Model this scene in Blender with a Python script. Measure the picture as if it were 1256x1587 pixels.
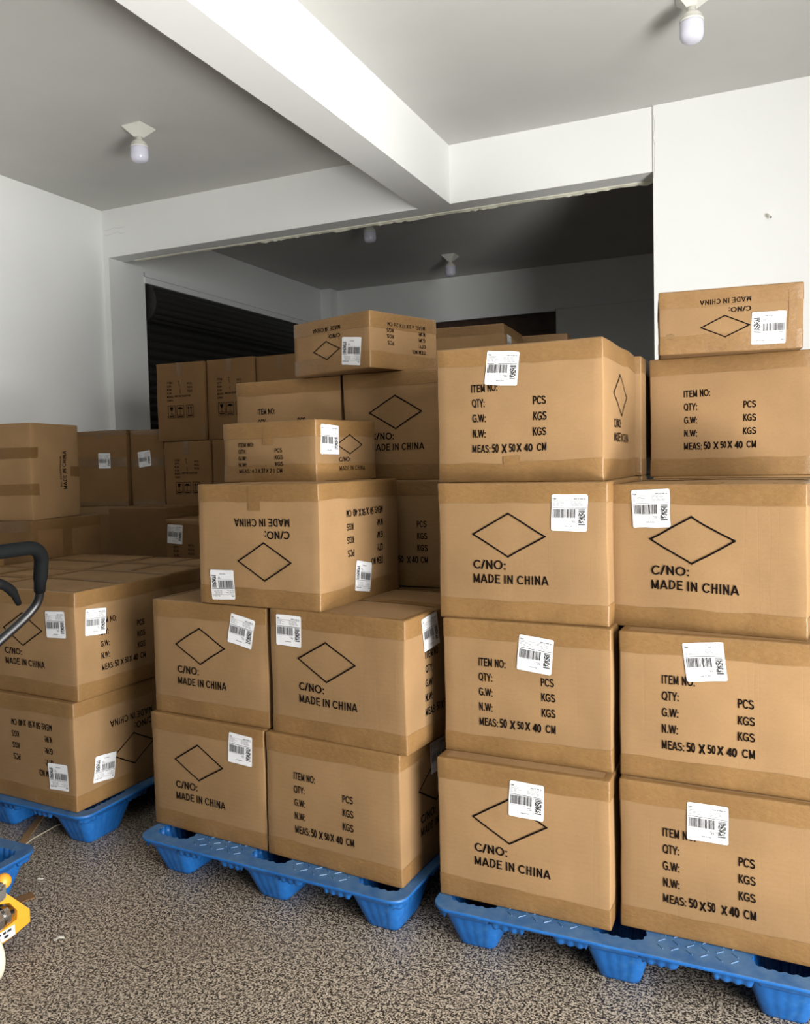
import bpy, bmesh, math, random
from mathutils import Vector, Matrix, noise
R = math.radians
PI = math.pi
sc = bpy.context.scene
for o in list(bpy.data.objects): bpy.data.objects.remove(o)
COL = sc.collection

# ------------------------------------------------------------------ camera
F_PX, CX, CY = 1266.9, 628.0, 773.5
YAW, PITCH, ROLL, CAM_H = 23.966, -2.848, -1.358, 1.4159
cam_d = bpy.data.cameras.new('camera')
cam_d.sensor_fit = 'VERTICAL'; cam_d.sensor_height = 36.0; cam_d.sensor_width = 36.0
cam_d.lens = F_PX / 1587.0 * 36.0
cam_d.shift_y = -(793.5 - CY) / 1587.0
cam_d.shift_x = 0
cam_d.clip_start = 0.05; cam_d.clip_end = 200
cam = bpy.data.objects.new('camera', cam_d); COL.objects.link(cam)
y_, p_, r_ = R(YAW), R(PITCH), R(ROLL)
fwd = Vector((-math.sin(y_)*math.cos(p_), math.cos(y_)*math.cos(p_), math.sin(p_)))
rt = Vector((math.cos(y_), math.sin(y_), 0)); up = rt.cross(fwd)
rt2 = rt*math.cos(r_) + up*math.sin(r_); up2 = -rt*math.sin(r_) + up*math.cos(r_)
cam.matrix_world = Matrix(((rt2.x, up2.x, -fwd.x, 0), (rt2.y, up2.y, -fwd.y, 0), (rt2.z, up2.z, -fwd.z, CAM_H), (0, 0, 0, 1)))
sc.camera = cam

# ------------------------------------------------------------------ light
sc.view_settings.view_transform = 'Standard'; sc.view_settings.look = 'None'
sc.view_settings.gamma = 1.0; sc.view_settings.use_curve_mapping = False
sc.view_settings.exposure = 0.0
w = bpy.data.worlds.new('daylight'); sc.world = w; w.use_nodes = True
w.node_tree.nodes['Background'].inputs[0].default_value = (0.80, 0.88, 1.0, 1)
w.node_tree.nodes['Background'].inputs[1].default_value = 1.2
XR = 1.95
DOOR = (-0.9, 1.5, 0.0, 2.85)     # y0, y1, z0, z1 of the shop door in the right wall, beside the photographer
DOOR_Y = -3.4                      # front wall
la = bpy.data.lights.new('door_daylight', 'AREA'); la.shape = 'RECTANGLE'
la.size = DOOR[1]-DOOR[0]; la.size_y = DOOR[3]-DOOR[2]-0.1
la.energy = 330; la.color = (1.0, 0.995, 0.97)
lo = bpy.data.objects.new('door_daylight', la); COL.objects.link(lo)
lo.location = (XR+0.06, (DOOR[0]+DOOR[1])/2, (DOOR[2]+DOOR[3])/2+0.02)
lo.rotation_euler = (R(90), 0, R(90))
# light thrown up from the sunlit pavement outside, through the same door
lb = bpy.data.lights.new('pavement_bounce', 'AREA'); lb.shape = 'RECTANGLE'
lb.size = DOOR[1]-DOOR[0]; lb.size_y = 1.0
lb.energy = 330; lb.color = (1.0, 0.985, 0.95)
lp = bpy.data.objects.new('pavement_bounce', lb); COL.objects.link(lp)
lp.location = (XR+0.45, (DOOR[0]+DOOR[1])/2, 0.25)
lp.rotation_euler = (R(90+58), 0, R(90))

# ------------------------------------------------------------------ helpers
def tag(o, label=None, cat=None, group=None, kind=None):
    if label: o['label'] = label
    if cat: o['category'] = cat
    if group: o['group'] = group
    if kind: o['kind'] = kind
    return o
def link_mesh(name, bm, mats, parent=None, smooth=False):
    me = bpy.data.meshes.new(name); bm.to_mesh(me); bm.free()
    for m in (mats if isinstance(mats, (list, tuple)) else [mats]): me.materials.append(m)
    if smooth:
        for p in me.polygons: p.use_smooth = True
    o = bpy.data.objects.new(name, me); COL.objects.link(o)
    if parent: o.parent = parent
    return o
def empty(name, loc, rz=0.0):
    o = bpy.data.objects.new(name, None); COL.objects.link(o); o.empty_display_size = .1
    o.location = loc; o.rotation_euler = (0, 0, rz); return o
def copy_tree(o, parent=None):
    c = o.copy(); COL.objects.link(c); c.parent = parent
    for ch in [x for x in bpy.data.objects if x.parent == o]: copy_tree(ch, c)
    return c
def add_box(bm, x0, y0, z0, x1, y1, z1, mi=0):
    v = [bm.verts.new(c) for c in ((x0,y0,z0),(x1,y0,z0),(x1,y1,z0),(x0,y1,z0),(x0,y0,z1),(x1,y0,z1),(x1,y1,z1),(x0,y1,z1))]
    for f in ((3,2,1,0),(4,5,6,7),(0,1,5,4),(1,2,6,5),(2,3,7,6),(3,0,4,7)):
        bm.faces.new([v[i] for i in f]).material_index = mi
def add_tube(bm, pts, rad, n=14, cap=True, mi=0):
    pts = [Vector(p) for p in pts]; rads = rad if isinstance(rad, (list, tuple)) else [rad]*len(pts)
    rings = []; prev = None
    for i, p in enumerate(pts):
        t = (pts[min(i+1, len(pts)-1)] - pts[max(i-1, 0)]).normalized()
        a = Vector((0, 0, 1)) if prev is None else prev
        if abs(t.dot(a)) > .98 and prev is None: a = Vector((1, 0, 0))
        a = (a - t*a.dot(t)).normalized(); prev = a; b = t.cross(a)
        rings.append([bm.verts.new(p + (a*math.cos(2*PI*k/n) + b*math.sin(2*PI*k/n))*rads[i]) for k in range(n)])
    for i in range(len(rings)-1):
        for k in range(n):
            f = bm.faces.new((rings[i][k], rings[i][(k+1) % n], rings[i+1][(k+1) % n], rings[i+1][k])); f.smooth = True; f.material_index = mi
    if cap:
        bm.faces.new(rings[0][::-1]).material_index = mi; bm.faces.new(rings[-1]).material_index = mi
def add_lathe(bm, prof, n=24, c=(0, 0, 0), mi=0):
    rings = []
    for r, z in prof:
        rings.append([bm.verts.new((c[0]+r*math.cos(2*PI*k/n), c[1]+r*math.sin(2*PI*k/n), c[2]+z)) for k in range(n)] if r > 1e-6 else [bm.verts.new((c[0], c[1], c[2]+z))])
    for a, b in zip(rings, rings[1:]):
        for k in range(n):
            j = (k+1) % n
            if len(a) == 1 and len(b) == 1: continue
            vs = [a[0], b[j], b[k]] if len(a) == 1 else [a[k], a[j], b[0]] if len(b) == 1 else [a[k], a[j], b[j], b[k]]
            f = bm.faces.new(vs); f.smooth = True; f.material_index = mi
def fillet(pts, r=.04, n=6):
    pts = [Vector(p) for p in pts]; out = [pts[0]]
    for i in range(1, len(pts)-1):
        a, b, c = pts[i-1], pts[i], pts[i+1]; u = (a-b); v = (c-b)
        d = min(r, u.length*.48, v.length*.48); p0 = b+u.normalized()*d; p1 = b+v.normalized()*d
        for k in range(n+1):
            t = k/n; out.append(p0*(1-t)**2 + b*2*t*(1-t) + p1*t*t)
    out.append(pts[-1]); return out

# ------------------------------------------------------------------ materials
class NT:
    def __init__(s, name):
        s.m = bpy.data.materials.new(name); s.m.use_nodes = True; s.t = s.m.node_tree; s.b = s.t.nodes['Principled BSDF']
        s.co = s.t.nodes.new('ShaderNodeTexCoord')
    def n(s, typ, **k):
        x = s.t.nodes.new('ShaderNode'+typ)
        for a, v in k.items(): setattr(x, a, v)
        return x
    def l(s, a, b): s.t.links.new(a, b)
    def mapping(s, scale, src='Object'):
        mp = s.n('Mapping'); mp.inputs['Scale'].default_value = scale; s.l(s.co.outputs[src], mp.inputs['Vector']); return mp.outputs[0]
    def noise(s, vec, scale, detail=3, rough=.5):
        x = s.n('TexNoise'); x.inputs['Scale'].default_value = scale; x.inputs['Detail'].default_value = detail; x.inputs['Roughness'].default_value = rough
        s.l(vec, x.inputs['Vector']); return x.outputs[0]
    def ramp(s, fac, stops):
        x = s.n('ValToRGB'); e = x.color_ramp.elements
        while len(e) < len(stops): e.new(.5)
        for i, (p, c) in enumerate(stops): e[i].position = p; e[i].color = (*c, 1)
        s.l(fac, x.inputs[0]); return x.outputs[0]
    def bump(s, h, strength, dist=.001):
        x = s.n('Bump'); x.inputs['Strength'].default_value = strength; x.inputs['Distance'].default_value = dist
        s.l(h, x.inputs['Height']); s.l(x.outputs[0], s.b.inputs['Normal']); return x
    def set(s, **k):
        for a, v in k.items(): s.b.inputs[a.replace('_', ' ')].default_value = v
        return s
def plain(name, col, rough=.6, metal=0.0, var=.0):
    q = NT(name); q.set(Roughness=rough, Metallic=metal)
    if var:
        f = q.noise(q.co.outputs['Object'], 9, 4)
        q.l(q.ramp(f, [(.3, tuple(c*(1-var) for c in col)), (.7, tuple(min(1, c*(1+var)) for c in col))]), q.b.inputs['Base Color'])
    else: q.b.inputs['Base Color'].default_value = (*col, 1)
    return q.m
def kraft(name, col):
    q = NT(name); q.set(Roughness=.8)
    q.b.inputs['Specular IOR Level'].default_value = .12
    oi = q.n('ObjectInfo'); ad = q.n('VectorMath', operation='ADD'); q.l(q.co.outputs['Object'], ad.inputs[0]); q.l(oi.outputs['Random'], ad.inputs[1])
    big = q.noise(ad.outputs[0], 5, 3)
    mp = q.n('Mapping'); mp.inputs['Scale'].default_value = (1, 1, 3.2); q.l(ad.outputs[0], mp.inputs['Vector'])
    fib = q.noise(mp.outputs[0], 130, 3, .7)
    mx = q.n('MixRGB'); mx.blend_type = 'MIX'; mx.inputs[0].default_value = .38; q.l(big, mx.inputs[1]); q.l(fib, mx.inputs[2])
    c = q.ramp(mx.outputs[0], [(.33, tuple(x*.87 for x in col)), (.67, tuple(x*1.11 for x in col))])
    hs = q.n('HueSaturation'); q.l(c, hs.inputs['Color'])
    mr = q.n('MapRange'); mr.inputs[3].default_value = .91; mr.inputs[4].default_value = 1.08; q.l(oi.outputs['Random'], mr.inputs[0]); q.l(mr.outputs[0], hs.inputs['Value'])
    q.l(hs.outputs[0], q.b.inputs['Base Color'])
    # corrugation: faint vertical flutes plus fibre grain
    wv = q.n('TexWave', bands_direction='Z'); wv.inputs['Scale'].default_value = 22; wv.inputs['Distortion'].default_value = 1.2; wv.inputs['Detail'].default_value = 2; q.l(q.co.outputs['Object'], wv.inputs['Vector'])
    a = q.n('Math', operation='MULTIPLY_ADD'); q.l(wv.outputs[1], a.inputs[0]); a.inputs[1].default_value = .045; q.l(big, a.inputs[2])
    cr = q.n('Mapping'); cr.inputs['Scale'].default_value = (14, 14, .5); q.l(ad.outputs[0], cr.inputs['Vector'])
    cn = q.noise(cr.outputs[0], 1.0, 2, .5)
    rp = q.ramp(cn, [(.490, (1, 1, 1)), (.50, (.55, .55, .55)), (.51, (1, 1, 1))])
    a2 = q.n('Math', operation='MULTIPLY_ADD'); q.l(rp, a2.inputs[0]); a2.inputs[1].default_value = .10; q.l(a.outputs[0], a2.inputs[2])
    q.bump(a2.outputs[0], .55, .004)
    return q.m
def tape_mat(name, col):
    q = NT(name); q.set(Roughness=.36)
    q.b.inputs['Specular IOR Level'].default_value = .3
    n1 = q.noise(q.co.outputs['Object'], 7, 3); n2 = q.noise(q.mapping((1, 1, 2)), 55, 4, .65)
    mx = q.n('MixRGB'); mx.inputs[0].default_value = .4; q.l(n1, mx.inputs[1]); q.l(n2, mx.inputs[2])
    q.l(q.ramp(mx.outputs[0], [(.35, tuple(x*.86 for x in col)), (.66, tuple(x*1.12 for x in col))]), q.b.inputs['Base Color'])
    q.bump(mx.outputs[0], .6, .006)
    return q.m
def plaster(name, col, stain=.05, mark=None):
    q = NT(name); q.set(Roughness=.85)
    q.b.inputs['Specular IOR Level'].default_value = .2
    f = q.noise(q.mapping((1, 1, 1)), 1.3, 5, .6)
    q.l(q.ramp(f, [(.3, tuple(c*(1-stain) for c in col)), (.7, col)]), q.b.inputs['Base Color'])
    q.bump(q.noise(q.co.outputs['Object'], 26, 4), .12, .004)
    return q.m
M = {}
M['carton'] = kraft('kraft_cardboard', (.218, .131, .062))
M['carton_dark'] = kraft('darkened_cardboard', (.165, .091, .038))  # darker cardboard; its tone also carries the dimness of the far-left stack
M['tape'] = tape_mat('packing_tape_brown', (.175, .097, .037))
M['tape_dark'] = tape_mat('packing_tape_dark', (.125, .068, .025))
M['ink'] = plain('black_ink', (.006, .004, .0035), .9)
M['ink'].node_tree.nodes['Principled BSDF'].inputs['Specular IOR Level'].default_value = .02
M['ink_faint'] = plain('faint_ink', (.12, .075, .04), .7)
M['paper'] = plain('label_paper', (.60, .60, .61), .5)
M['print_grey'] = plain('label_print_grey', (.16, .16, .165), .6)
M['print_black'] = plain('label_print_black', (.008, .008, .008), .7)
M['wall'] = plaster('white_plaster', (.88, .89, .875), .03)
M['wall_unseen'] = plaster('low_bounce_plaster', (.14, .14, .135), .05)  # for walls out of view, coloured dark to hold down bounced light
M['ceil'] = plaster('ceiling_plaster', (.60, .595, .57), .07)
M['crack'] = plain('old_plaster_edge', (.80, .78, .64), .9, var=.15)
M['dark'] = plain('dark_steel', (.035, .034, .032), .5, .3)
M['rail'] = plain('bare_metal_rail', (.90, .91, .91), .4, 0)
M['brown_panel'] = plain('dark_brown_wood', (.07, .04, .025), .6, var=.3)
def blue_mat():
    q = NT('blue_plastic'); q.set(Roughness=.4); q.b.inputs['Specular IOR Level'].default_value = .35
    f = q.noise(q.co.outputs['Object'], 11, 5, .65); g = q.noise(q.co.outputs['Object'], 60, 3)
    mx = q.n('MixRGB'); mx.inputs[0].default_value = .35; q.l(f, mx.inputs[1]); q.l(g, mx.inputs[2])
    q.l(q.ramp(mx.outputs[0], [(.35, (.007, .072, .25)), (.56, (.010, .095, .31)), (.72, (.035, .14, .34))]), q.b.inputs['Base Color'])
    q.bump(g, .15, .002); return q.m
M['blue'] = blue_mat()
def blue_top():
    q = NT('dusty_blue_plastic'); q.set(Roughness=.5)
    f = q.noise(q.co.outputs['Object'], 14, 5, .7)
    q.l(q.ramp(f, [(.35, (.014, .075, .20)), (.65, (.055, .125, .235))]), q.b.inputs['Base Color']); return q.m
M['blue_top'] = blue_top()
def floor_mat():
    q = NT('speckled_granite'); q.set(Roughness=.5)
    v = q.mapping((1, 1, 1))
    a = q.noise(v, 185, 2, .55); b = q.noise(v, 75, 2, .6); c = q.noise(v, 1.1, 4)
    mx = q.n('MixRGB'); mx.inputs[0].default_value = .32; q.l(a, mx.inputs[1]); q.l(b, mx.inputs[2])
    col = q.ramp(mx.outputs[0], [(.42, (.008, .006, .005)), (.468, (.055, .042, .032)), (.502, (.185, .152, .115)), (.565, (.46, .39, .31))])
    st = q.ramp(c, [(.35, (.84, .83, .81)), (.65, (1, 1, 1))])
    m2 = q.n('MixRGB'); m2.blend_type = 'MULTIPLY'; m2.inputs[0].default_value = 1; q.l(col, m2.inputs[1]); q.l(st, m2.inputs[2])
    # thin joints between 0.8 m granite slabs
    br = q.n('TexBrick'); br.offset = 0; br.inputs['Scale'].default_value = 1; br.inputs['Mortar Size'].default_value = .0012; br.inputs['Brick Width'].default_value = .8; br.inputs['Row Height'].default_value = .8
    br.inputs['Color1'].default_value = (1, 1, 1, 1); br.inputs['Color2'].default_value = (1, 1, 1, 1); br.inputs['Mortar'].default_value = (.55, .52, .5, 1)
    mp = q.n('Mapping'); mp.inputs['Location'].default_value = (.13, .22, 0); q.l(q.co.outputs['Object'], mp.inputs['Vector']); q.l(mp.outputs[0], br.inputs['Vector'])
    m3 = q.n('MixRGB'); m3.blend_type = 'MULTIPLY'; m3.inputs[0].default_value = 1; q.l(m2.outputs[0], m3.inputs[1]); q.l(br.outputs[0], m3.inputs[2])
    q.l(m3.outputs[0], q.b.inputs['Base Color']); return q.m
M['floor'] = floor_mat()
M['yellow'] = plain('yellow_paint', (.62, .265, .02), .42, var=.06)
M['grey_cast'] = plain('grey_casting', (.12, .112, .10), .6, .3, var=.2)
M['chrome'] = plain('bright_steel', (.7, .7, .7), .2, 1.0)
M['rubber'] = plain('black_rubber', (.004, .0045, .005), .7)
M['rubber'].node_tree.nodes['Principled BSDF'].inputs['Specular IOR Level'].default_value = .1
M['blacktube'] = plain('black_enamel', (.003, .003, .004), .38)
M['nylon'] = plain('cream_nylon', (.50, .475, .37), .5, var=.08)
M['glass'] = plain('milky_bulb', (.66, .66, .76), .22)
M['plastic_w'] = plain('white_plastic', (.70, .69, .63), .4)
M['asphalt'] = plain('pavement', (.42, .41, .39), .9, var=.15)

# ------------------------------------------------------------------ the room
H, HB, YB, XL, XP = 3.40, 3.033, 4.986, -4.753, -.60
BX0, BX1 = -2.076, -1.853
YBACK = 8.58
def slab(name, x0, y0, z0, x1, y1, z1, mat, parent=None, kind='structure'):
    bm = bmesh.new(); add_box(bm, x0, y0, z0, x1, y1, z1); o = link_mesh(name, bm, mat, parent)
    if kind and not parent: o['kind'] = kind
    return o
slab('floor', XL-.3, DOOR_Y-.25, -.12, XR+.2, YBACK+1.2, 0, M['floor'])
slab('ground', XR+.2, -14, -.14, 20, 12, -.02, M['asphalt'])
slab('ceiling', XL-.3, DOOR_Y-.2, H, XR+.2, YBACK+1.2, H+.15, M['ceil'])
SH_Y0, SH_Y1, SH_Z = 5.43, 8.1, 2.955
def wall_left():
    bm = bmesh.new()
    add_box(bm, XL-.22, 1.9, 0, XL, SH_Y0, H)
    add_box(bm, XL-.22, SH_Y0, SH_Z, XL, SH_Y1, H)
    add_box(bm, XL-.22, SH_Y1, 0, XL, YBACK+.2, H)
    o = link_mesh('wall_left', bm, M['wall']); o['kind'] = 'structure'
wall_left()
slab('wall_left_front', XL-.22, DOOR_Y-.2, 0, XL, 1.9, H, M['wall_unseen'])  # unseen stretch of the left wall, split off and darkened to cut bounce
def wall_right():
    bm = bmesh.new(); x0, x1 = XR, XR+.2
    add_box(bm, x0, DOOR_Y-.2, 0, x1, DOOR[0], H); add_box(bm, x0, DOOR[1], 0, x1, YBACK+.2, H); add_box(bm, x0, DOOR[0], DOOR[3], x1, DOOR[1], H)
    link_mesh('wall_right', bm, M['wall_unseen'])['kind'] = 'structure'
wall_right()
slab('wall_front', XL, DOOR_Y-.2, 0, XR, DOOR_Y, H, M['wall_unseen'])
# partition with the wide opening: narrow pier at the left wall, solid wall to the right, beam over
slab('wall_middle', XP, YB-.012, 0, XR, YB+.35, H, M['wall'])
PIER = XL+.055
slab('trim_pier', XL, YB, 0, PIER, YB+.40, HB, M['wall'])
slab('trim_cross_beam', XL, YB, HB, XP, YB+.165, H, M['wall'])
slab('trim_long_beam', BX0, DOOR_Y, HB, BX1, YB, H, M['wall'])
# torn plaster edge along the back of the opening head
def crack_edge():
    bm = bmesh.new(); random.seed(4); n = 150; prev = None
    x0, x1 = PIER+.12, XP
    for i in range(n+1):
        x = x0+(x1-x0)*i/n; s = .6+.4*math.sin(i*.3); wv = .008+.011*random.random()*s+(.006 if random.random() > .93 else 0)
        if x < -3.4: wv *= .45
        pts = [(x, YB+.150, HB), (x, YB+.150-wv*.3, HB-.003-wv*.2), (x, YB+.168, HB-.002-wv), (x, YB+.175, HB)]
        ring = [bm.verts.new(p) for p in pts]
        if prev:
            for k in range(4): bm.faces.new((prev[k], prev[(k+1) % 4], ring[(k+1) % 4], ring[k]))
        else: bm.faces.new(ring)
        prev = ring
    bm.faces.new(prev[::-1])
    link_mesh('trim_torn_plaster', bm, M['crack'])['kind'] = 'structure'
crack_edge()
# back room
BO_X0, BO_X1, BO_Z = -4.1, -2.03, 2.955
def wall_back():
    bm = bmesh.new()
    add_box(bm, XL, YBACK, 0, BO_X0, YBACK+.2, H); add_box(bm, BO_X1, YBACK, 0, XR, YBACK+.2, H); add_box(bm, BO_X0, YBACK, BO_Z, BO_X1, YBACK+.2, H)
    link_mesh('wall_back', bm, M['wall'])['kind'] = 'structure'
wall_back()
slab('trim_corner_pier', XL, YBACK-.16, 0, XL+.13, YBACK, H, M['wall'])
slab('trim_wall_ledge', BO_X1, YBACK-.02, 2.94, XR, YBACK, 2.985, M['wall'])
def back_door():
    r = empty('door_2', ((BO_X0+BO_X1)/2, YBACK+.12, 0)); r['kind'] = 'structure'
    hw = (BO_X1-BO_X0)/2
    bm = bmesh.new(); add_box(bm, -hw, .04, 0, hw, .08, BO_Z)
    for k in range(1, 8): add_box(bm, -hw, .02, BO_Z-.09*k-.02, hw, .045, BO_Z-.09*k)
    link_mesh('door_panel', bm, M['brown_panel'], r)
    bm = bmesh.new(); add_box(bm, -hw, -.15, BO_Z-.035, hw, -.115, BO_Z); link_mesh('door_rail', bm, M['rail'], r)
back_door()
def shutter():
    r = empty('door_1', (XL, (SH_Y0+SH_Y1)/2, 0)); r['kind'] = 'structure'
    hy = (SH_Y1-SH_Y0)/2
    # coiled top: corrugated drum
    def corr(profile_pts):
        bm = bmesh.new(); prev = None
        for (x, z) in profile_pts:
            a, b = bm.verts.new((x, -hy, z)), bm.verts.new((x, hy, z))
            if prev: bm.faces.new((prev[0], prev[1], b, a))
            prev = (a, b)
        return bm
    pts = []
    for i in range(0, 145):
        a = i/144*2*PI; rr = .155+.010*abs(math.sin(a*9)); pts.append((-.03+rr*math.cos(a), 2.765+rr*math.sin(a)))
    bm = corr(pts)
    c0 = bm.verts.new((-.03, -hy, 2.765)); c1 = bm.verts.new((-.03, hy, 2.765))
    link_mesh('shutter_roll', bm, M['dark'], r)
    pts = []
    for i in range(0, 34*4+1):
        z = 2.62-i*.075/4*1.0; t = (i % 4)/4; pts.append((-.05+.028*math.sin(t*PI), z))
    link_mesh('shutter_curtain', corr([p for p in pts if p[1] > 0.01]+[(-.05, .01)]), M['dark'], r)
    bm = bmesh.new(); add_box(bm, -.01, -hy-.05, SH_Z-.045, .07, hy, SH_Z+.004); add_box(bm, -.01, -hy-.05, SH_Z+.012, .055, hy, SH_Z+.045); link_mesh('shutter_rail', bm, M['rail'], r)
    bm = bmesh.new()
    for s in (-1, 1): add_lathe_y(bm, (-.03, s*hy, 2.765), .17, .012)
    link_mesh('end_plate', bm, M['dark'], r)
def add_lathe_y(bm, c, rad, t, n=28):
    v0 = [bm.verts.new((c[0]+rad*math.cos(2*PI*k/n), c[1]-t, c[2]+rad*math.sin(2*PI*k/n))) for k in range(n)]
    v1 = [bm.verts.new((c[0]+rad*math.cos(2*PI*k/n), c[1]+t, c[2]+rad*math.sin(2*PI*k/n))) for k in range(n)]
    bm.faces.new(v0); bm.faces.new(v1[::-1])
    for k in range(n): bm.faces.new((v0[k], v1[k], v1[(k+1) % n], v0[(k+1) % n]))
shutter()
# cracks in the plaster by the left pier
def hairlines():
    bm = bmesh.new(); random.seed(11)
    def line(pts, wd):
        for a, b in zip(pts, pts[1:]):
            a, b = Vector(a), Vector(b); t = (b-a).normalized(); s = Vector((0, 1, 0)).cross(t)*wd
            vs = [bm.verts.new(a-s), bm.verts.new(b-s), bm.verts.new(b+s), bm.verts.new(a+s)]; bm.faces.new(vs)
    y = YB-.0006
    for z0 in (3.245, 3.21):
        x = XL+.02; pts = [(x, y, z0)]
        for k in range(6):
            x += .035; pts.append((x, y, z0+random.uniform(-.012, .014))); 
        line(pts, .0008)
    y = YB-.0126
    z = H; pts = [(XP+.004, y, H)]
    for k in range(9):
        z -= .045; pts.append((XP+.004+random.uniform(-.003, .006), y, z))
    line(pts, .0012)
    o = link_mesh('trim_hairline_cracks', bm, plain('crack_grey', (.52, .51, .48), .9)); o['kind'] = 'structure'
hairlines()

# ------------------------------------------------------------------ lettering
_TXT = {}
# sans-serif capitals as strokes on a 0..1 high grid: (advance width, [polylines])
def _arc(cx, cy, rx, ry, a0, a1, n=10): return [(cx+rx*math.cos(R(a0+(a1-a0)*i/n)), cy+ry*math.sin(R(a0+(a1-a0)*i/n))) for i in range(n+1)]
W_ = .155   # stroke weight
e, g_ = W_/2, 1-W_/2
GL = {
 'A': (.72, [[(.02+e*.6, 0), (.36, 1-e*.3)], [(.70-e*.6, 0), (.36, 1-e*.3)], [(.17, .29), (.55, .29)]]),
 'C': (.72, [_arc(.385, .5, .30, .425, 38, 322, 16)]),
 'D': (.72, [[(.10+e, 0), (.10+e, 1)], [(.10, g_), (.34, g_)]+_arc(.34, .5, .275, .425, 90, -90, 12)+[(.10, e)]]),
 'E': (.66, [[(.10+e, 0), (.10+e, 1)], [(.10, g_), (.62, g_)], [(.10, .52), (.57, .52)], [(.10, e), (.64, e)]]),
 'F': (.60, [[(.10+e, 0), (.10+e, 1)], [(.10, g_), (.60, g_)], [(.10, .50), (.54, .50)]]),
 'G': (.78, [_arc(.40, .5, .31, .425, 40, 300, 16)+[(.66, .16), (.66, .44)], [(.42, .46), (.73, .46)]]),
 'H': (.72, [[(.10+e, 0), (.10+e, 1)], [(.62-e, 0), (.62-e, 1)], [(.10, .52), (.62, .52)]]),
 'I': (.30, [[(.15, 0), (.15, 1)]]),
 'K': (.70, [[(.10+e, 0), (.10+e, 1)], [(.16, .36), (.60, .98)], [(.30, .56), (.64, .02)]]),
 'M': (.85, [[(.09+e, 0), (.09+e, 1)], [(.76-e, 0), (.76-e, 1)], [(.16, .97), (.425, .10)], [(.69, .97), (.425, .10)]]),
 'N': (.74, [[(.09+e, 0), (.09+e, 1)], [(.65-e, 0), (.65-e, 1)], [(.15, .95), (.59, .05)]]),
 'O': (.80, [_arc(.40, .5, .315, .425, 0, 360, 24)]),
 'P': (.67, [[(.10+e, 0), (.10+e, 1)], [(.10, g_), (.36, g_)]+_arc(.36, .70, .205, .222, 90, -90, 10)+[(.10, .478)]]),
 'Q': (.80, [_arc(.40, .5, .315, .425, 0, 360, 24), [(.48, .24), (.72, -.02)]]),
 'R': (.72, [[(.10+e, 0), (.10+e, 1)], [(.10, g_), (.36, g_)]+_arc(.36, .71, .205, .212, 90, -90, 10)+[(.10, .498)], [(.36, .48), (.62, .0)]]),
 'S': (.68, [_arc(.335, .715, .235, .21, 20, 180, 8)+_arc(.335, .285, .25, .21, 90, -20, 8)[0:1]+_arc(.335, .285, .255, .21, 80, -160, 12)]),
 'T': (.62, [[(.31, 0), (.31, 1)], [(.02, g_), (.60, g_)]]),
 'W': (.96, [[(.04, .98), (.26, .04)], [(.26, .04), (.48, .96)], [(.48, .96), (.70, .04)], [(.70, .04), (.92, .98)]]),
 'X': (.68, [[(.06, .02), (.62, .98)], [(.06, .98), (.62, .02)]]),
 'Y': (.68, [[(.34, 0), (.34, .45)], [(.34, .42), (.05, .98)], [(.34, .42), (.63, .98)]]),
 'B': (.70, [[(.10+e, 0), (.10+e, 1)], [(.10, g_), (.34, g_)]+_arc(.34, .72, .19, .20, 90, -90, 8)+[(.10, .52)], [(.34, .52)]+_arc(.36, .30, .22, .222, 90, -90, 8)+[(.10, e)]]),
 '0': (.58, [_arc(.29, .5, .20, .425, 0, 360, 20)]),
 '2': (.58, [_arc(.29, .71, .20, .215, 165, -25, 10)+[(.08, e)], [(.06, e), (.52, e)]]),
 '3': (.58, [_arc(.28, .735, .185, .195, 160, -80, 10), _arc(.28, .29, .205, .22, 80, -160, 10)]),
 '4': (.58, [[(.42, 0), (.42, 1)], [(.42, .96), (.07, .30)], [(.04, .28), (.56, .28)]]),
 '5': (.58, [[(.50, g_), (.14, g_), (.10, .50)], [(.10, .50)]+_arc(.28, .33, .21, .26, 110, -150, 12)]),
 '7': (.58, [[(.04, g_), (.53, g_)], [(.50, .94), (.22, 0)]]),
 '8': (.58, [_arc(.29, .73, .17, .195, 0, 360, 16), _arc(.29, .285, .205, .215, 0, 360, 16)]),
 '9': (.58, [_arc(.29, .69, .20, .235, 0, 360, 16), _arc(.22, .60, .28, .53, -5, -75, 8)]),
 '-': (.38, [[(.05, .38), (.33, .38)]]), '/': (.34, [[(.02, -.02), (.30, 1.02)]]), ' ': (.30, []),
 ':': (.32, [[(.16, .0), (.16, .18)], [(.16, .52), (.16, .70)]]), '.': (.28, [[(.12, .0), (.12, .18)]]),
}
def glyphs(s, bold=.018):
    k = (s, bold)
    if k in _TXT: return _TXT[k]
    V, F, x = [], [], 0.0; hw = W_/2*(1+(bold-.018)*12)
    for ch in s:
        adv, lines = GL[ch.upper()]
        for ln in lines:
            P = [Vector((x+a, b)) for a, b in ln]
            closed = (P[0]-P[-1]).length < 1e-4
            if closed: P = P[:-1]
            n = len(P); base = len(V)
            for i, p in enumerate(P):
                a = P[i-1] if (i > 0 or closed) else None; c = P[(i+1) % n] if (i < n-1 or closed) else None
                t1 = (p-a).normalized() if a is not None else None; t2 = (c-p).normalized() if c is not None else None
                t1 = t1 or t2; t2 = t2 or t1
                m = Vector((-(t1.y+t2.y), t1.x+t2.x)).normalized(); nn = Vector((-t1.y, t1.x)); q = m*(hw/max(.5, m.dot(nn)))
                V += [tuple(p-q), tuple(p+q)]
            for i in range(n if closed else n-1):
                j = (i+1) % n; F.append((base+2*i, base+2*j, base+2*j+1, base+2*i+1))
        x += adv
    x0 = min(v[0] for v in V); x1 = max(v[0] for v in V)
    _TXT[k] = ([((a-x0)/(x1-x0), b) for a, b in V], F); return _TXT[k]

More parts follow.
